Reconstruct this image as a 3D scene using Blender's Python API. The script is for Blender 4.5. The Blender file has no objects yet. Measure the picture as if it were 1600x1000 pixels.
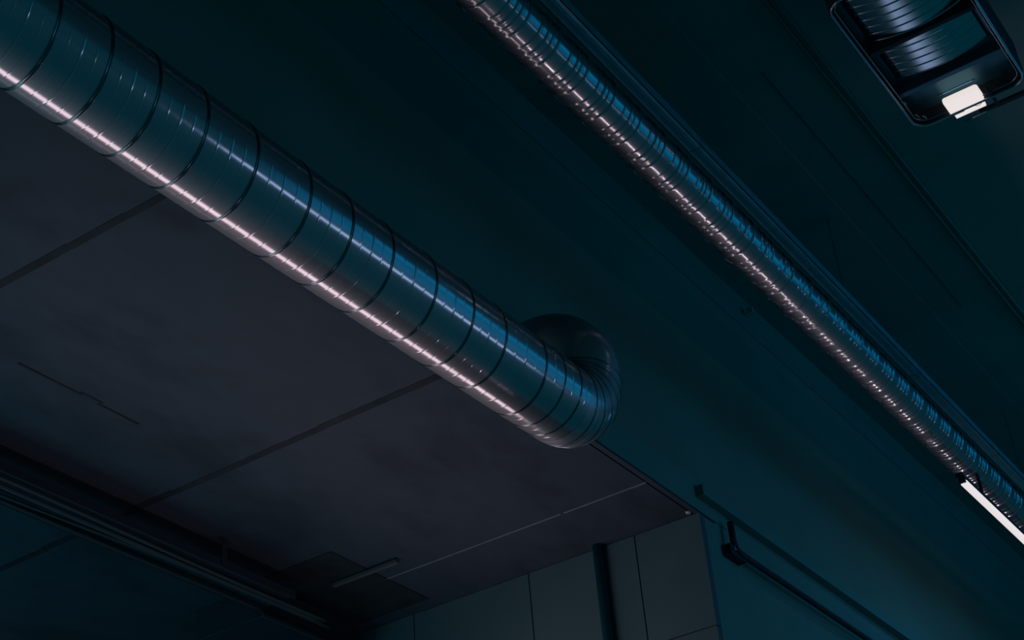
import bpy, math, random
from mathutils import Vector, Matrix
random.seed(7)
S = bpy.context.scene
C = S.collection
PI = math.pi
H = 1.6          # the camera stands 1.6 m above the floor; all z below are measured from it

# ------------------------------------------------------------------ camera
cd = bpy.data.cameras.new('camera')
cam = bpy.data.objects.new('camera', cd)
C.objects.link(cam)
cd.sensor_width = 36.0
cd.lens = 36.0 * 2447.3 / 1600.0
cd.clip_start = 0.05
yaw, pitch, roll = math.radians(31.666), math.radians(33.304), math.radians(-5.288)
fw = Vector((math.cos(yaw) * math.cos(pitch), math.sin(yaw) * math.cos(pitch), math.sin(pitch)))
rt = Vector((math.sin(yaw), -math.cos(yaw), 0))
up = rt.cross(fw)
r2 = math.cos(roll) * rt + math.sin(roll) * up
u2 = -math.sin(roll) * rt + math.cos(roll) * up
m = Matrix((r2, u2, -fw)).transposed().to_4x4()
m.translation = Vector((0, 0, H))
cam.matrix_world = m
S.camera = cam

# ------------------------------------------------------------------ world, exposure
S.view_settings.view_transform = 'Standard'
S.view_settings.look = 'None'
S.view_settings.exposure = 0.0
S.view_settings.gamma = 1.0
S.view_settings.use_curve_mapping = False
S.cycles.caustics_reflective = False
w = bpy.data.worlds.new('world')
S.world = w
w.use_nodes = True
w.node_tree.nodes['Background'].inputs[0].default_value = (0.0, 0.68, 1.0, 1)
w.node_tree.nodes['Background'].inputs[1].default_value = 0.066


def strip_light(name, a, b, width, target, color, power, spread=180):
    """a rectangular area light stretched from a to b, facing target"""
    l = bpy.data.lights.new(name, 'AREA')
    l.shape = 'RECTANGLE'
    a, b, t = Vector(a), Vector(b), Vector(target)
    l.size = (b - a).length
    l.size_y = width
    l.color = color
    l.energy = power
    l.spread = math.radians(spread)
    o = bpy.data.objects.new(name, l)
    C.objects.link(o)
    mid = (a + b) / 2
    x = (b - a).normalized()
    z = -(t - mid)
    z = (z - x * z.dot(x)).normalized()
    y = z.cross(x)
    mm = Matrix((x, y, z)).transposed().to_4x4()
    mm.translation = mid + Vector((0, 0, H))
    o.matrix_world = mm
    return o


PINK = (1.0, 0.70, 0.76)
# warm tube rows low under the soffit on the left, a cold tube row on the right; the other cold lights are added fill
strip_light('warm_tube_row', (3.0, 5.0, 2.42), (7.55, 5.0, 2.42), 0.42, (5, 3.3, 3.7), PINK, 23)
strip_light('warm_far_row', (0.0, 9.0, 2.6), (7.4, 9.0, 2.6), 0.12, (3.5, 8.0, 4.0), PINK, 4)
strip_light('soffit_fill', (-1.0, 8.5, 0.5), (4.0, 8.5, 0.5), 3.0, (2.0, 7.4, 4.0), (0.10, 0.80, 1.0), 62)  # added broad fill that lifts the far left of the soffit
strip_light('warm_hall_row', (7.2, 3.5, 1.8), (11.6, 3.5, 1.8), 0.035, (9, 2.66, 5.0), PINK, 36)
strip_light('reflector_fill', (9.95, 1.5, 3.0), (9.4, 2.7, 3.0), 1.8, (6.5, 1.3, 5.68), (0.50, 0.62, 0.95), 0.17, 24)  # added narrow-spread light, makes the bright patch on the ribbed reflector
strip_light('cold_tube_row', (7.2, -3.0, 2.55), (11.6, -3.0, 2.55), 0.6, (5, 3.2, 3.7), (0.50, 0.64, 1.0), 30)
strip_light('cold_side_fill', (8.0, -3.2, 4.7), (15.0, -3.2, 4.7), 2.6, (10, 3.2, 3.7), (0.0, 0.46, 1.0), 23)  # added broad blue fill for the upper side of the big duct
strip_light('cold_high_fill', (8.0, -1.6, 6.05), (15.0, -1.6, 6.05), 1.2, (8, 3.2, 3.9), (0.0, 0.46, 1.0), 18)  # added second fill, carries the blue towards the duct's top edge


# ------------------------------------------------------------------ materials
def mat(name, col, rough=0.6, metal=0.0, spec=0.5, vary=0.0, vscale=3.0, rvary=0.0, bump=0.0, bscale=(60, 60, 60),
        stain=0.0, stretch=(1, 1, 1), coat=0.0, haze=0.0):
    mt = bpy.data.materials.new(name)
    mt.use_nodes = True
    nt = mt.node_tree
    b = nt.nodes['Principled BSDF']
    b.inputs['Base Color'].default_value = (*col, 1)
    b.inputs['Roughness'].default_value = rough
    b.inputs['Metallic'].default_value = metal
    b.inputs['Specular IOR Level'].default_value = spec
    if coat:
        b.inputs['Coat Weight'].default_value = coat
        b.inputs['Coat Roughness'].default_value = 0.12
    tc = nt.nodes.new('ShaderNodeTexCoord')
    mp = nt.nodes.new('ShaderNodeMapping')
    mp.inputs['Scale'].default_value = stretch
    nt.links.new(tc.outputs['Object'], mp.inputs[0])
    if vary or stain:
        n = nt.nodes.new('ShaderNodeTexNoise')
        n.inputs['Scale'].default_value = vscale
        n.inputs['Detail'].default_value = 6
        n.inputs['Roughness'].default_value = 0.65
        nt.links.new(mp.outputs[0], n.inputs['Vector'])
        r = nt.nodes.new('ShaderNodeValToRGB')
        r.color_ramp.elements[0].position = 0.3
        r.color_ramp.elements[1].position = 0.7
        lo = 1 - vary
        r.color_ramp.elements[0].color = (*[c * lo for c in col], 1)
        r.color_ramp.elements[1].color = (*[min(1, c * (1 + vary * 0.6)) for c in col], 1)
        nt.links.new(n.outputs['Fac'], r.inputs[0])
        out = r.outputs[0]
        if stain:
            n2 = nt.nodes.new('ShaderNodeTexNoise')
            n2.inputs['Scale'].default_value = 1.1
            n2.inputs['Detail'].default_value = 8
            n2.inputs['Roughness'].default_value = 0.6
            nt.links.new(mp.outputs[0], n2.inputs['Vector'])
            r2_ = nt.nodes.new('ShaderNodeValToRGB')
            r2_.color_ramp.elements[0].position = 0.36
            r2_.color_ramp.elements[0].color = (1 - stain,) * 3 + (1,)
            r2_.color_ramp.elements[1].position = 0.50
            r2_.color_ramp.elements[1].color = (1, 1, 1, 1)
            nt.links.new(n2.outputs['Fac'], r2_.inputs[0])
            mx = nt.nodes.new('ShaderNodeMix')
            mx.data_type = 'RGBA'
            mx.blend_type = 'MULTIPLY'
            mx.inputs[0].default_value = 1
            nt.links.new(out, mx.inputs[6])
            nt.links.new(r2_.outputs[0], mx.inputs[7])
            out = mx.outputs[2]
        nt.links.new(out, b.inputs['Base Color'])
    if rvary:
        n = nt.nodes.new('ShaderNodeTexNoise')
        n.inputs['Scale'].default_value = 9
        n.inputs['Detail'].default_value = 4
        nt.links.new(tc.outputs['Object'], n.inputs['Vector'])
        mr = nt.nodes.new('ShaderNodeMapRange')
        mr.inputs['To Min'].default_value = max(0.02, rough - rvary)
        mr.inputs['To Max'].default_value = rough + rvary
        nt.links.new(n.outputs['Fac'], mr.inputs[0])
        nt.links.new(mr.outputs[0], b.inputs['Roughness'])
    if bump:
        mp2 = nt.nodes.new('ShaderNodeMapping')
        mp2.inputs['Scale'].default_value = bscale
        nt.links.new(tc.outputs['Object'], mp2.inputs[0])
        n = nt.nodes.new('ShaderNodeTexNoise')
        n.inputs['Scale'].default_value = 1
        n.inputs['Detail'].default_value = 3
        nt.links.new(mp2.outputs[0], n.inputs['Vector'])
        bp = nt.nodes.new('ShaderNodeBump')
        bp.inputs['Strength'].default_value = bump
        bp.inputs['Distance'].default_value = 0.002
        nt.links.new(n.outputs['Fac'], bp.inputs['Height'])
        nt.links.new(bp.outputs[0], b.inputs['Normal'])
    if haze:                                  # brushed film over the sheet: a second, duller gloss
        g = nt.nodes.new('ShaderNodeBsdfGlossy')
        g.inputs['Color'].default_value = (*col, 1)
        g.inputs['Roughness'].default_value = 0.55
        ms = nt.nodes.new('ShaderNodeMixShader')
        ms.inputs[0].default_value = haze
        nt.links.new(b.outputs[0], ms.inputs[1])
        nt.links.new(g.outputs[0], ms.inputs[2])
        nt.links.new(ms.outputs[0], nt.nodes['Material Output'].inputs[0])
    return mt


def emit(name, col, strength):
    mt = bpy.data.materials.new(name)
    mt.use_nodes = True
    b = mt.node_tree.nodes['Principled BSDF']
    b.inputs['Base Color'].default_value = (0.8, 0.8, 0.8, 1)
    b.inputs['Emission Color'].default_value = (*col, 1)
    b.inputs['Emission Strength'].default_value = strength
    return mt


M = dict(
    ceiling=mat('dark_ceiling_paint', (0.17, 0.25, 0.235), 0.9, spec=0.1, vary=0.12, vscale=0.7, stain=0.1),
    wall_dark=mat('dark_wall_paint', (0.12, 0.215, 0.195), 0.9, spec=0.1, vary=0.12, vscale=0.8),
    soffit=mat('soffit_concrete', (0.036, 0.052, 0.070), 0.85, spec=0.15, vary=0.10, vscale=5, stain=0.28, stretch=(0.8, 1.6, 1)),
    joint=mat('joint_sealant', (0.022, 0.03, 0.036), 0.9, spec=0.1, vary=0.3, vscale=4),
    joint_light=mat('pale_joint_strip', (0.12, 0.15, 0.17), 0.7, vary=0.2, vscale=8),
    wall=mat('wall_panel', (0.066, 0.115, 0.13), 0.85, spec=0.15, vary=0.08, vscale=3),
    band=mat('edge_beam_paint', (0.08, 0.21, 0.20), 0.8, spec=0.2, vary=0.1, vscale=2),
    galv=mat('galvanised_sheet', (0.36, 0.39, 0.42), 0.15, 1.0, haze=0.40, rvary=0.03, bump=0.06, bscale=(30, 3, 3), vary=0.10, vscale=7),
    galv_soft=mat('galvanised_elbow', (0.36, 0.39, 0.42), 0.20, 1.0, haze=0.6, rvary=0.03, bump=0.12, bscale=(12, 12, 12)),
    bead=mat('seam_metal', (0.12, 0.14, 0.15), 0.25, 1.0),
    flex=mat('ribbed_foil_metal', (0.33, 0.36, 0.39), 0.17, 1.0, haze=0.35, rvary=0.03, bump=0.1, bscale=(90, 6, 6), vary=0.15, vscale=12),
    tray=mat('blue_tray_metal', (0.05, 0.30, 0.38), 0.5, 0.3, vary=0.2, vscale=9),  # blue base colour stands in for cold light reflected by the tray
    dark=mat('blackened_steel', (0.03, 0.04, 0.05), 0.75, 0.0, spec=0.15, vary=0.2, vscale=8),
    rim=mat('lamp_rim_metal', (0.30, 0.33, 0.35), 0.22, 1.0),
    inner=mat('lamp_inner_metal', (0.04, 0.14, 0.19), 0.4, 0.6),
    reflector=mat('ribbed_reflector_metal', (0.40, 0.44, 0.47), 0.20, 1.0),
    pipe_paint=mat('teal_pipe_paint', (0.01, 0.10, 0.13), 0.7, spec=0.2),
    cable=mat('grey_cable_sheath', (0.07, 0.08, 0.085), 0.6, spec=0.2),
    cable_dark=mat('black_cable_sheath', (0.06, 0.06, 0.065), 0.5),
    clip=mat('zinc_clip', (0.5, 0.45, 0.45), 0.45, 0.5),
    glow=emit('white_lamp_glass', (1.0, 0.88, 0.84), 0.80),
    tube=emit('tube_lamp_glass', (1.0, 0.88, 0.86), 0.80),
)


# ------------------------------------------------------------------ mesh helpers
class MB:
    def __init__(s):
        s.v, s.f, s.sm = [], [], []

    def box(s, x0, x1, y0, y1, z0, z1):
        n = len(s.v)
        s.v += [(x, y, z) for x in (x0, x1) for y in (y0, y1) for z in (z0, z1)]
        for q in ((0, 1, 3, 2), (4, 6, 7, 5), (0, 4, 5, 1), (2, 3, 7, 6), (0, 2, 6, 4), (1, 5, 7, 3)):
            s.f.append([n + i for i in q])
            s.sm.append(False)
        return s

    def rings(s, rings, closed=False, caps=True, smooth=True):
        n = len(s.v)
        k = len(rings[0])
        for r in rings:
            s.v += [tuple(p) for p in r]
        m_ = len(rings)
        for i in range(m_ if closed else m_ - 1):
            j = (i + 1) % m_
            for a in range(k):
                b = (a + 1) % k
                s.f.append([n + i * k + a, n + i * k + b, n + j * k + b, n + j * k + a])
                s.sm.append(smooth)
        if caps and not closed:
            s.f.append([n + a for a in range(k)][::-1])
            s.sm.append(False)
            s.f.append([n + (m_ - 1) * k + a for a in range(k)])
            s.sm.append(False)
        return s

    def lathe_x(s, prof, cy, cz, seg=64, caps=False, lean=None):
        rs = []
        for x, r in prof:
            k_ = lean(x) if lean else 0.0
            rs.append([(x - k_ * (0.63 * math.sin(2 * PI * a / seg) - 0.77 * math.cos(2 * PI * a / seg)), cy + r * math.cos(2 * PI * a / seg), cz + r * math.sin(2 * PI * a / seg)) for a in range(seg)])
        return s.rings(rs, caps=caps)

    def sweep(s, pts, rad, seg=12, closed=False, caps=True):
        """round section along a list of points; rad: number or list"""
        P = [Vector(p) for p in pts]
        n = len(P)
        rs = []
        ref = None
        for i, p in enumerate(P):
            if closed:
                t = (P[(i + 1) % n] - P[i - 1]).normalized()
            else:
                t = (P[min(i + 1, n - 1)] - P[max(i - 1, 0)]).normalized()
            if ref is None:
                ref = Vector((0, 0, 1)) if abs(t.z) < 0.9 else Vector((0, 1, 0))
            a = (ref - t * ref.dot(t)).normalized()
            ref = a
            b = t.cross(a)
            r = rad[i] if isinstance(rad, (list, tuple)) else rad
            rs.append([p + (a * math.cos(2 * PI * k / seg) + b * math.sin(2 * PI * k / seg)) * r for k in range(seg)])
        return s.rings(rs, closed=closed, caps=caps)

    def build(s, name, material, parent=None, label=None, bevel=0.0):
        base = Vector(parent['_base']) if parent else Vector((0, 0, 0))
        if parent is None:
            xs = [p[0] for p in s.v]; ys = [p[1] for p in s.v]; zs = [p[2] for p in s.v]
            base = Vector(((min(xs) + max(xs)) / 2, (min(ys) + max(ys)) / 2, min(zs)))
        me = bpy.data.meshes.new(name)
        me.from_pydata([Vector(p) - base for p in s.v], [], s.f)
        me.polygons.foreach_set('use_smooth', s.sm)
        me.update()
        me.materials.append(material)
        o = bpy.data.objects.new(name, me)
        C.objects.link(o)
        if parent is not None:
            o.parent = parent
            o['_base'] = list(base)
        else:
            o.location = base + Vector((0, 0, H))
            o['_base'] = list(base)
        if label:
            o['label'] = label
        if bevel:
            md = o.modifiers.new('bevel', 'BEVEL')
            md.width = bevel
            md.segments = 2
        return o


def tag(o, label, cat, group=None):
    o['label'] = label
    o['category'] = cat
    if group:
        o['group'] = group
    return o


def thing(name, base, label, cat, group=None):
    o = bpy.data.objects.new(name, None)
    C.objects.link(o)
    o.empty_display_size = 0.1
    o.location = Vector(base) + Vector((0, 0, H))
    o['_base'] = list(base)
    return tag(o, label, cat, group)


def struct(name, mb, material, parent=None, label=None):
    o = mb.build(name, material, parent, label)
    if parent is None:
        o['kind'] = 'structure'
    return o


# ------------------------------------------------------------------ the shell
ZC = 6.27        # high ceiling
ZS = 4.036       # underside of the low soffit
YS = 3.554       # vertical face above the soffit edge
XW = 7.65        # end wall under the soffit

mb = MB().box(-6, 40, -8, YS + 0.4, ZC, ZC + 0.3)
ceil = struct('ceiling', mb, M['ceiling'], label='dark high ceiling')
# shallow ceiling seams that the photo shows as faint lines
MB().box(6.9, 10.2, 2.34, 2.348, ZC - 0.004, ZC).build('ceiling_seam', M['wall'], ceil)
MB().box(-6, 40, 0.2, 0.23, ZC - 0.02, ZC).build('ceiling_seam', M['joint'], ceil)

# upper wall above the soffit edge, a step back from the edge beam
struct('wall_left', MB().box(-6, 40, YS + 0.02, YS + 0.38, ZS + 0.2, ZC), M['wall_dark'], label='dark upper wall over the soffit edge')
# the edge beam of the soffit, running on past the end wall
struct('trim_1', MB().box(-6, 8.02, YS, YS + 0.25, ZS + 0.012, ZS + 0.222), M['band'], label='edge beam along the soffit')
struct('cold_row_shade', MB().box(4, 17, -2.95, -2.0, 2.85, 2.90), M['wall_dark'], label='added shelf-like shade over the cold tube row, out of frame')  # unseen board added to keep the cold row off the ribbed duct

struct('warm_row_shade', MB().box(6.4, 15.2, 3.340, 3.55, 2.49, 2.5).box(6.4, 15.2, 3.22, 3.306, 2.49, 2.5).box(6.4, 15.2, 3.21, 3.22, 1.78, 2.5).box(6.4, 15.2, 3.54, 3.55, 1.78, 2.5), M['wall_dark'], label='added shade boards along the low warm tube row, out of frame')  # unseen slotted box added to narrow the warm hall row

# soffit slabs
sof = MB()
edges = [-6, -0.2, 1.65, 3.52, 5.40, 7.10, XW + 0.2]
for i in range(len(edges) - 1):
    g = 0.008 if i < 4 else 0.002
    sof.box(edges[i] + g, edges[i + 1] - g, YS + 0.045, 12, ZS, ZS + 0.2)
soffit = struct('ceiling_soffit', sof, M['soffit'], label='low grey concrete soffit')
# back of the joints and the edge lip with its drip groove
MB().box(-6, XW, YS + 0.03, 12, ZS + 0.012, ZS + 0.19).build('joint_backing', M['joint'], soffit)
MB().box(-6, XW + 0.2, YS, YS + 0.032, ZS - 0.004, ZS + 0.0115).build('edge_lip', M['soffit'], soffit)
MB().box(7.094, 7.106, YS + 0.04, 4.15, ZS - 0.004, ZS + 0.002).box(7.094, 7.106, 4.17, 7.5, ZS - 0.003, ZS + 0.002).build('joint_strip', M['joint_light'], soffit)
for x0, x1 in ((5.385, 5.43), (3.50, 3.54)):
    jb = MB()
    y = YS + 0.05
    while y < 9:
        L = random.uniform(0.25, 0.7)
        a = random.uniform(-0.012, 0.012)
        jb.box(x0 + a, x1 + a * 0.5, y, y + L, ZS - 0.002, ZS + 0.004)
        y += L
    jb.build('joint_filler', M['joint'], soffit)
cr = MB()
for (xa, xb, yy) in ((3.99, 4.38, 5.18), (4.36, 4.50, 5.165), (4.49, 4.76, 5.185)):
    cr.box(xa, xb, yy, yy + 0.012, ZS - 0.003, ZS + 0.002)
cr.build('crack', M['joint'], soffit, label='dark hairline crack')
# the end wall of panels
ew = MB()
ys = [YS, 4.00, 4.77, 5.67, 6.6, 7.6, 8.6, 12]
for i in range(len(ys) - 1):
    for z0, z1 in ((-1.6, 0.93), (0.93, 3.33), (3.33, ZS)):
        g = 0.004
        ew.box(XW, XW + 0.06, ys[i] + (0 if i == 0 else g), ys[i + 1] - g, z0 + g, z1 - g)
endw = struct('wall_end', ew, M['wall'], label='end wall of large flat panels under the soffit')
MB().box(XW + 0.03, XW + 0.2, YS + 0.03, 12, -1.6, ZS).build('panel_backing', M['joint'], endw)
# the face of the wall running on to the right of the corner
struct('wall_right', MB().box(XW + 0.06, 40, YS + 0.005, YS + 0.3, -1.6, ZS + 0.22), M['band'], label='wall running on past the corner')
struct('trim_4', MB().box(XW, 40, YS - 0.05, YS + 0.01, ZS + 0.10, ZS + 0.17), M['band'], label='ledge on the wall past the corner')

# ------------------------------------------------------------------ big round spiral duct
CY, CZ, R = 3.2507, 3.7648, 0.2
duct = thing('spiral_duct', (0.6, CY, CZ - R), 'wide smooth round metal duct with dark ring seams and an upturned elbow at its end', 'duct')
seams = [x - 0.04 for x in (0.95, 1.22, 1.47, 1.72, 1.96, 2.20, 2.42, 2.645, 2.865, 3.10, 3.36, 3.655, 3.905, 4.16, 4.45, 4.715, 4.96, 5.28, 5.43, 5.56)]
XE = 5.60        # where the elbow starts


def lean(x):             # the seams wind slightly off square
    return 0.032 * max(0.0, min(1.0, (XE - x) / 0.35))


prof = [(0.5, R)]
allx = sorted(seams)
for a, b in zip([0.7] + allx, allx + [XE]):
    n = 3
    for k in range(1, n + 1):          # hairline ribs between two seams
        x = a + (b - a) * k / (n + 1)
        if b - a < 0.16 and k != 2:
            continue
        h = 0.0009 if k == 2 else 0.0004
        prof += [(x - 0.006, R), (x - 0.004, R), (x - 0.0015, R + h), (x + 0.0015, R + h), (x + 0.004, R), (x + 0.006, R)]
prof = sorted(prof)
prof.append((XE, R))
MB().lathe_x(prof, CY, CZ, 128, lean=lean).build('duct_body', M['galv'], duct)
for x in seams:
    wd = 0.0055 if x < 5.3 else 0.0035
    p = [(x - wd - 0.003, R), (x - wd - 0.001, R + 0.0022), (x - wd + 0.001, R + 0.0026), (x - wd + 0.003, R + 0.001), (x, R + 0.0008),
         (x + wd - 0.003, R + 0.001), (x + wd - 0.001, R + 0.0026), (x + wd + 0.001, R + 0.0022), (x + wd + 0.003, R)]
    MB().lathe_x(p, CY, CZ, 96, lean=lambda q, x=x: lean(x)).build('seam_ring', M['bead'], duct, 'dark pinched ring seam')


def elbow_path(c, a0, a1, e1, e2, rad, n):
    out = []
    for i in range(n + 1):
        a = a0 + (a1 - a0) * i / n
        out.append(Vector(c) + Vector(e1) * (rad * math.cos(a)) + Vector(e2) * (rad * math.sin(a)))
    return out


RB = 0.27
ctr = Vector((XE, CY, CZ + RB))
pts = elbow_path(ctr, -PI / 2, 0, (1, 0, 0), (0, 0, 1), RB, 60)
elb = MB().sweep(pts, R, 96, caps=False).build('elbow', M['galv_soft'], duct, 'creased upturned elbow')


def crease(c, t, hh=0.0022):
    """a thin raised ring round the bent duct"""
    t = Vector(t).normalized()
    a = Vector((0, 1, 0)) if abs(t.y) < 0.8 else Vector((1, 0, 0))
    a = (a - t * a.dot(t)).normalized()
    b = t.cross(a)
    n = 72
    ring = [Vector(c) + (a * math.cos(2 * PI * k / n) + b * math.sin(2 * PI * k / n)) * (R + 0.0005) for k in range(n)]
    return MB().sweep(ring, hh, 8, closed=True)


for i, ad in enumerate((10, 24, 38, 52, 66, 80)):
    a = math.radians(ad - 90)
    crease(ctr + Vector((math.cos(a), 0, math.sin(a))) * RB, (-math.sin(a), 0, math.cos(a)), 0.003).build('crease_ring', M['bead'], elb)
for ad in (17, 31, 45, 59, 73):
    a = math.radians(ad - 90)
    crease(ctr + Vector((math.cos(a), 0, math.sin(a))) * RB, (-math.sin(a), 0, math.cos(a)), 0.0012).build('crease_ring', M['galv_soft'], elb)
XR = XE + RB
RB2 = 0.205
zt = CZ + RB
mb = MB()
pts2 = [Vector((XR, CY, CZ + RB - 0.012)), Vector((XR, CY, zt))] + elbow_path((XR, CY + RB2, zt), PI, PI / 2, (0, 1, 0), (0, 0, 1), RB2, 24) + [Vector((XR, YS + 0.1, zt + RB2))]
mb.sweep(pts2, R, 96, caps=False).build('riser_elbow', M['galv_soft'], duct, 'dim second elbow turning into the upper wall')
# ------------------------------------------------------------------ ribbed duct
C2Y, C2Z, R2 = 2.6618, 5.1264, 0.119
rib = thing('ribbed_duct', (3, C2Y, C2Z - R2), 'long narrow closely ribbed metal duct under the high ceiling', 'duct')
prof = [(3.0, R2)]
x = 3.05
P = 0.248
pat = [(0.0, 0.007), (0.105, 0.004), (0.160, 0.006), (0.200, 0.004)]
while x < 30:
    for dx, h in pat:
        q = x + dx + random.uniform(-0.003, 0.003)
        hh = 1.3 * h * random.uniform(0.8, 1.2)
        prof += [(q - 0.013, R2), (q - 0.010, R2), (q - 0.005, R2 + hh * 0.7), (q, R2 + hh), (q + 0.005, R2 + hh * 0.6), (q + 0.009, R2 - 0.002), (q + 0.014, R2), (q + 0.017, R2)]
    x += P
prof.sort()
MB().lathe_x(prof, C2Y, C2Z, 72).build('duct_body', M['flex'], rib)
# loose lacing wires sagging along its left underside
for s_, (ph, am, rr) in enumerate(((0.0, 0.006, 0.0014),)):
    pts = []
    x = 3.0
    while x < 16:
        t = (x - 3) / P
        ang = math.radians(-62 - 14 * s_ + 12 * math.sin(2 * PI * t / (1 + 0.5 * s_) + ph))
        rr2 = R2 + 0.012 + am * abs(math.sin(PI * t / (1 + 0.5 * s_) + ph))
        # the angle is measured in the section, 0 towards the left wall
        pts.append((x, C2Y + rr2 * math.cos(ang), C2Z + rr2 * math.sin(ang)))
        x += 0.03
    MB().sweep(pts, rr, 6).build('lacing_wire', M['bead'], rib)
for xx in (9.6, 13.0):
    MB().box(xx - 0.02, xx + 0.02, C2Y - 0.02, C2Y + 0.02, C2Z - R2 - 0.022, C2Z - R2 + 0.004).build('clamp', M['clip'], rib)
for xx in (5.0, 8.5, 12, 15.5, 19, 22.5, 26):
    MB().sweep([(xx, C2Y, C2Z + R2 - 0.01), (xx, C2Y, ZC)], 0.002, 8).build('hanger_rod', M['dark'], rib)

# ------------------------------------------------------------------ cable tray beside it
ty0, ty1, tz = 2.442, 2.520, 5.165
tray = thing('cable_tray', (3, (ty0 + ty1) / 2, tz), 'narrow blue-grey metal cable tray hung close beside the ribbed duct', 'cable tray')
tb = MB()
x = 3.0
while x < 30:
    L = 1.5
    dz = random.uniform(-0.003, 0.003)
    tb.box(x, x + L - 0.004, ty0, ty1, tz + dz, tz + 0.004 + dz)
    tb.box(x, x + L - 0.004, ty0, ty0 + 0.004, tz + dz, tz + 0.06 + dz)
    tb.box(x, x + L - 0.004, ty1 - 0.004, ty1, tz + dz, tz + 0.06 + dz)
    tb.box(x, x + L - 0.004, ty0 + 0.026, ty0 + 0.030, tz - 0.006 + dz, tz + dz)
    x += L
tb.build('tray_body', M['tray'], tray)
for yy, rr in ((2.462, 0.014), (2.495, 0.010)):
    pts = []
    x = 3.0
    while x < 30:
        pts.append((x, yy + 0.006 * math.sin(x * 2.3 + rr * 300), tz + 0.055 + 0.01 * math.sin(x * 3.1 + rr * 200)))
        x += 0.12
    MB().sweep(pts, rr, 10).build('cable', M['tray'], tray)
# ------------------------------------------------------------------ pipe high on the upper wall
pp = thing('wall_trunking', (2, 3.55, 5.97), 'dim teal flat cable trunking high along the upper wall, left of the ribbed duct', 'trunking')
MB().box(2, 35, YS + 0.012, YS + 0.02, 5.97, 6.09).build('trunking_body', M['band'], pp, bevel=0.01)
MB().box(8.96, 9.0, 3.50, 3.545, 6.10, 6.15).build('wall_clip', M['clip'], pp)

# ------------------------------------------------------------------ conduits on the high ceiling
for yy, rr, lab in ((2.052, 0.012, 'thin dark ceiling conduit, nearer the cable tray of a close pair'),
                    (2.008, 0.012, 'thin dark ceiling conduit, nearer the rectangular lamp of a close pair')):
    c = MB().sweep([(3, yy, ZC - 0.014), (34, yy, ZC - 0.014)], rr, 12).build('ceiling_conduit', M['band'])
    tag(c, lab, 'conduit', 'pair of conduits along the high ceiling')

# ------------------------------------------------------------------ tube lamp under the ribbed duct
tl = thing('tube_lamp', (9.95, 2.62, 4.80), 'bright white tube lamp hung in line below the far end of the ribbed duct', 'lamp')
MB().sweep([(9.93, 2.60, 4.775), (9.96, 2.60, 4.775), (12.9, 2.60, 4.775), (12.93, 2.60, 4.775)], [0.022, 0.026, 0.026, 0.022], 24).build('tube', M['tube'], tl)
MB().box(9.90, 12.96, 2.585, 2.635, 4.802, 4.835).build('housing', M['dark'], tl)
for xx in (9.905, 12.925):
    MB().box(xx, xx + 0.03, 2.578, 2.622, 4.762, 4.803).build('end_cap', M['dark'], tl)
for xx in (10.4, 12.4):
    MB().box(xx - 0.01, xx + 0.01, 2.60, 2.62, 4.83, 5.02).build('hanger', M['dark'], tl)
strip_light('tube_lamp_light', (9.95, 2.60, 4.74), (12.9, 2.60, 4.74), 0.05, (9.0, 2.8, 0), (0.05, 0.5, 1.0), 4)

# ------------------------------------------------------------------ the rectangular lamp at top right
LX0, LX1, LY0, LY1, LZ = 5.93, 7.175, 0.975, 1.615, 5.60


def rrect(x0, x1, y0, y1, r, z, n=10):
    out = []
    for cx, cy_, a0 in ((x1 - r, y1 - r, 0), (x0 + r, y1 - r, PI / 2), (x0 + r, y0 + r, PI), (x1 - r, y0 + r, 1.5 * PI)):
        for k in range(n + 1):
            a = a0 + (PI / 2) * k / n
            out.append(Vector((cx + r * math.cos(a), cy_ + r * math.sin(a), z)))
    return out


lum = thing('rectangular_lamp', ((LX0 + LX1) / 2, (LY0 + LY1) / 2, LZ), 'big rectangular ceiling lamp with rounded corners, ribbed reflector and small glowing panel', 'lamp')
# housing: a tray with rounded corners, open at the bottom
hs = MB()
loops = [rrect(LX0, LX1, LY0, LY1, 0.09, LZ), rrect(LX0 - 0.012, LX1 + 0.012, LY0 - 0.012, LY1 + 0.012, 0.10, LZ + 0.03),
         rrect(LX0 - 0.012, LX1 + 0.012, LY0 - 0.012, LY1 + 0.012, 0.10, LZ + 0.22), rrect(LX0 + 0.05, LX1 - 0.05, LY0 + 0.05, LY1 - 0.05, 0.07, LZ + 0.26)]
hs.rings(loops, caps=False)
hs.rings([rrect(LX0 + 0.05, LX1 - 0.05, LY0 + 0.05, LY1 - 0.05, 0.07, LZ + 0.26), rrect(LX0 + 0.05, LX1 - 0.05, LY0 + 0.05, LY1 - 0.05, 0.07, LZ + 0.27)])
hs.rings([rrect(LX0, LX1, LY0, LY1, 0.09, LZ), rrect(LX0 + 0.01, LX1 - 0.01, LY0 + 0.01, LY1 - 0.01, 0.085, LZ + 0.10)], caps=False)
hs.build('housing', M['dark'], lum)
MB().sweep(rrect(LX0, LX1, LY0, LY1, 0.09, LZ), 0.008, 12, closed=True).build('rim', M['rim'], lum, 'shiny rounded rim')
MB().sweep(rrect(LX0 + 0.02, LX1 - 0.02, LY0 + 0.02, LY1 - 0.02, 0.08, LZ + 0.02), 0.004, 8, closed=True).build('inner_rim', M['rim'], lum)
# back plate
MB().rings([rrect(LX0 + 0.008, LX1 - 0.008, LY0 + 0.008, LY1 - 0.008, 0.085, LZ + 0.10), rrect(LX0 + 0.008, LX1 - 0.008, LY0 + 0.008, LY1 - 0.008, 0.085, LZ + 0.11)]).build('back_plate', M['inner'], lum)
# belly-shaped ribbed reflector (axis along the hall)
yc, hw = (LY0 + LY1) / 2, 0.27


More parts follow.
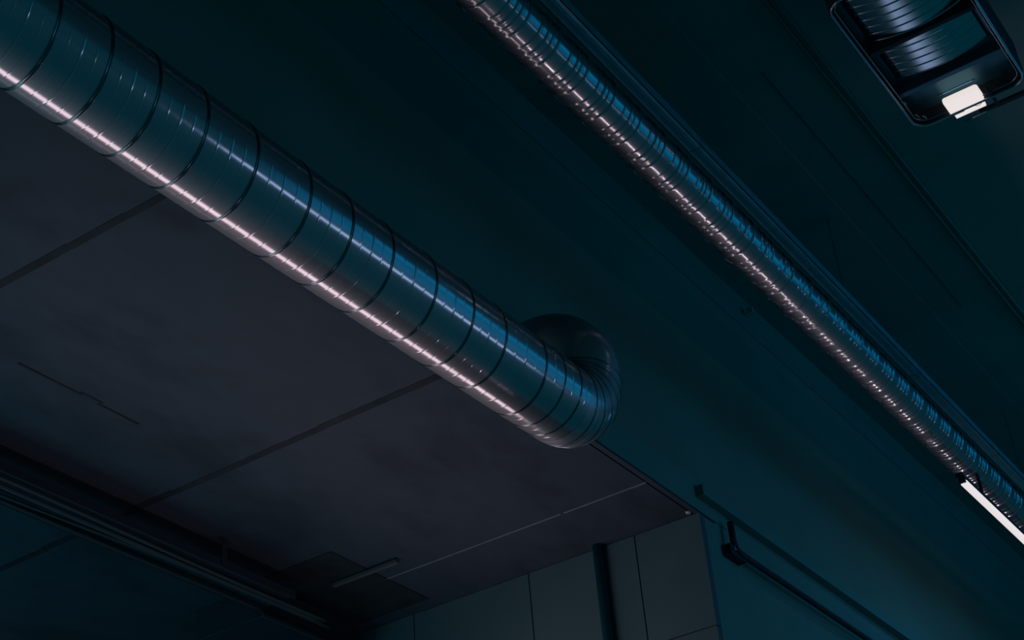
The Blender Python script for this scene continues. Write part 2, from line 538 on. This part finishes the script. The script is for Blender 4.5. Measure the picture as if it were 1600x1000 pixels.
def belly(x0, x1, pitch):
    b = MB()
    rings_ = []
    n = 40
    xs = []
    k = 0
    x = x0
    while x < x1 - 1e-6:
        e = min(x + pitch, x1)
        xs += [(x, 0.010), (x + 0.004, 0.0)]
        xs += [(x + 0.007, 0.0), (x + (e - x) * 0.5, -0.0004), (e - 0.007, 0.0)]
        xs.append((e - 0.004, 0.0))
        x = e
    xs.append((x1, 0.010))
    for xx, dz in xs:
        ring = []
        for i in range(n + 1):
            t = -1 + 2 * i / n
            ring.append((xx, yc + hw * t, LZ + 0.095 - 0.052 * (1 - t * t) + dz))
        ring2 = [(p[0], p[1], p[2] + 0.006) for p in ring][::-1]
        rings_.append(ring + ring2)
    b.rings(rings_, caps=True)
    return b


belly(5.985, 6.435, 0.0625).build('ribbed_reflector', M['reflector'], lum, 'near ribbed reflector')
belly(6.475, 6.79, 0.0625).build('ribbed_reflector', M['reflector'], lum, 'far ribbed reflector')
MB().box(6.44, 6.47, LY0 + 0.02, LY1 - 0.02, LZ + 0.02, LZ + 0.10).build('divider_bar', M['dark'], lum, bevel=0.004)
MB().box(6.86, 6.90, LY0 + 0.015, LY1 - 0.015, LZ + 0.03, LZ + 0.10).build('cross_bar', M['inner'], lum, bevel=0.004)
MB().box(6.985, 6.990, 1.20, 1.42, LZ + 0.012, LZ + 0.018).build('lamp_bracket', M['rim'], lum, bevel=0.001)
# small glowing panel at the far end
gp = MB()
gp.rings([rrect(7.065, 7.185, 1.22, 1.415, 0.015, LZ + 0.0, 5), rrect(7.06, 7.19, 1.215, 1.42, 0.018, LZ + 0.02, 5), rrect(7.06, 7.19, 1.215, 1.42, 0.018, LZ + 0.04, 5)])
panel = gp.build('glowing_panel', M['glow'], lum, 'glowing white panel')
MB().box(7.188, 7.225, 1.225, 1.40, LZ - 0.002, LZ + 0.02).build('glowing_lip', M['glow'], lum, 'glowing white lip')
MB().box(7.1855, 7.1885, 1.34, 1.415, LZ - 0.004, LZ + 0.002).build('seam_line', M['inner'], panel)
pts = []
for i in range(13):
    t = i / 12
    pts.append((7.182 - 0.010 * math.sin(t * 7.0), 1.315 - 0.085 * t, LZ - 0.004))
MB().sweep(pts, 0.0016, 6).build('loose_wire', M['inner'], panel)
MB().sweep([(7.28, 1.37, LZ), (7.28, 1.18, LZ)], 0.0035, 8).build('lower_bar', M['rim'], lum)
MB().box(7.10, 7.28, 1.165, 1.18, LZ, LZ + 0.02).build('side_latch', M['dark'], lum)
for xx, yy in ((6.88, 1.59), (7.04, 1.575), (7.08, 1.545)):
    MB().sweep([(xx, yy, LZ + 0.005), (xx + 0.07, yy - 0.012, LZ + 0.005)], 0.004, 8).build('corner_clip', M['rim'], lum)
for xx in (6.1, 6.95):
    MB().sweep([(xx, yc, LZ + 0.26), (xx, yc, ZC)], 0.008, 8).build('hanger_rod', M['dark'], lum)
strip_light('panel_light', (7.0, 1.22, LZ + 0.01), (7.0, 1.39, LZ + 0.01), 0.03, (6.3, 1.3, LZ + 0.05), (0.45, 0.75, 1.0), 0.02)

# dim rail behind the lamp
br = thing('mounting_rail', (7.63, 1.2, LZ + 0.27), 'dim thin crosswise steel rail just beyond the rectangular lamp', 'rail')
MB().box(7.62, 7.65, 1.02, 1.34, LZ + 0.28, LZ + 0.30).build('rail_body', M['dark'], br)
for yy in (1.04, 1.32):
    MB().sweep([(7.635, yy, LZ + 0.30), (7.635, yy, ZC)], 0.003, 8).build('hanger_rod', M['wall_dark'], br)

# ------------------------------------------------------------------ cable bundle under the soffit
ct = thing('soffit_cable_tray', (2, 5.93, 3.85), 'dark cable tray fixed under the grey soffit at lower left', 'cable tray')
MB().box(-2, 6.62, 5.78, 6.06, 3.872, 3.876).box(-2, 6.62, 5.776, 5.782, 3.85, 3.90).box(-2, 6.62, 6.058, 6.064, 3.85, 3.90).build('tray_body', M['dark'], ct)
for xx in (1.0, 2.6, 4.3, 6.0):
    for yy in (5.767, 6.065):
        MB().box(xx - 0.02, xx + 0.02, yy, yy + 0.008, 3.87, ZS - 0.001).build('tray_bracket', M['dark'], ct)
for i, (y0, y1, rr, xe, m_, lab) in enumerate((
        (5.845, 5.86, 0.010, 7.0, 'cable', 'thin grey cable nearest the big duct of those along the dark soffit tray'),
        (5.905, 5.895, 0.013, 7.05, 'cable', 'thicker grey cable in the middle of the dark soffit tray'),
        (5.99, 5.925, 0.009, 7.1, 'cable', 'thin grey cable that slants across the dark soffit tray'),
        (6.03, 6.03, 0.012, 6.62, 'cable_dark', 'black cable on the far left side of the dark soffit tray'))):
    pts = []
    x = -2.0
    while x <= xe + 0.001:
        t = min(1, max(0, (x - 4.3) / 1.6))
        t = t * t * (3 - 2 * t)
        pts.append((x, y0 + (y1 - y0) * t + 0.004 * math.sin(x * 2.2 + i), 3.866 - rr - 0.004 + 0.003 * math.sin(x * 1.7 + 2 * i)))
        x += 0.1
    tag(MB().sweep(pts, rr, 10).build('cable', M[m_]), lab, 'cable', 'cables along the soffit tray')
# box and struts at the end of the tray
jb = thing('steel_box', (7.05, 6.3, 3.83), 'dark steel box under the soffit at the end of the cable tray', 'box')
MB().box(6.64, 7.5, 6.05, 6.62, 3.83, ZS).build('box_body', M['dark'], jb, bevel=0.006)
MB().box(6.63, 7.51, 6.04, 6.052, 3.822, 3.842).build('box_edge', M['cable'], jb)
hb = MB().box(6.56, 7.52, 5.45, 6.035, ZS - 0.006, ZS).build('dark_plate', M['joint'])  # flat dark rectangle just under the slab
tag(hb, 'flat black plate on the soffit beside the dark steel box', 'hatch')
st = thing('strut_bracket', (6.9, 5.47, 4.0), 'short dull metal strut crossing under the black plate', 'bracket')
MB().box(6.89, 6.92, 5.22, 5.72, ZS - 0.035, ZS - 0.015).build('strut', M['cable'], st)
for yy in (5.25, 5.69):
    MB().box(6.895, 6.915, yy - 0.01, yy + 0.01, ZS - 0.02, ZS - 0.001).build('foot', M['dark'], st)

# ------------------------------------------------------------------ downpipe on the end wall
dp = thing('downpipe', (XW - 0.04, 4.235, -1.6), 'dark teal vertical downpipe against the end wall panels', 'pipe')
MB().sweep([(XW - 0.035, 4.24, -1.6), (XW - 0.035, 4.24, ZS)], 0.032, 20).build('pipe_body', M['pipe_paint'], dp)
for zz in (0.5, 2.2):
    MB().sweep([(XW - 0.035, 4.24, zz), (XW - 0.035, 4.24, zz + 0.05)], 0.04, 20).build('pipe_collar', M['pipe_paint'], dp)

# ------------------------------------------------------------------ conduit past the corner
cp = thing('wall_conduit', (8, 3.52, 3.84), 'dark conduit with a bracket on the wall past the corner', 'conduit')
MB().sweep([(7.95, 3.50, 4.06), (7.95, 3.50, 3.93), (7.97, 3.50, 3.89), (8.03, 3.50, 3.875), (30, 3.50, 3.875)], 0.020, 12).build('conduit_body', M['dark'], cp)
MB().box(7.90, 8.10, 3.50, YS + 0.01, 3.84, 3.91).build('bracket', M['dark'], cp, bevel=0.005)
MB().sweep([(7.94, 3.495, 3.90), (7.94, 3.495, 3.88), (8.02, 3.495, 3.875), (8.06, 3.495, 3.87)], 0.004, 6).build('latch', M['clip'], cp)
for nm, (x, y, z), lab in (('bolt_head', (7.60, 3.60, ZS - 0.004), 'small round bolt head on the soffit corner'),
                           ('bolt_head', (8.0, 3.548, 4.235), 'small round bolt head on the beam past the soffit corner')):
    if y > 3.56:
        b = MB().sweep([(x, y, z + 0.004), (x, y, z - 0.008)], [0.018, 0.014], 12)
    else:
        b = MB().sweep([(x, y + 0.01, z), (x, y - 0.012, z)], [0.018, 0.014], 12)
    tag(b.build(nm, M['clip']), lab, 'bolt')

for o in C.objects:
    if '_base' in o:
        del o['_base']
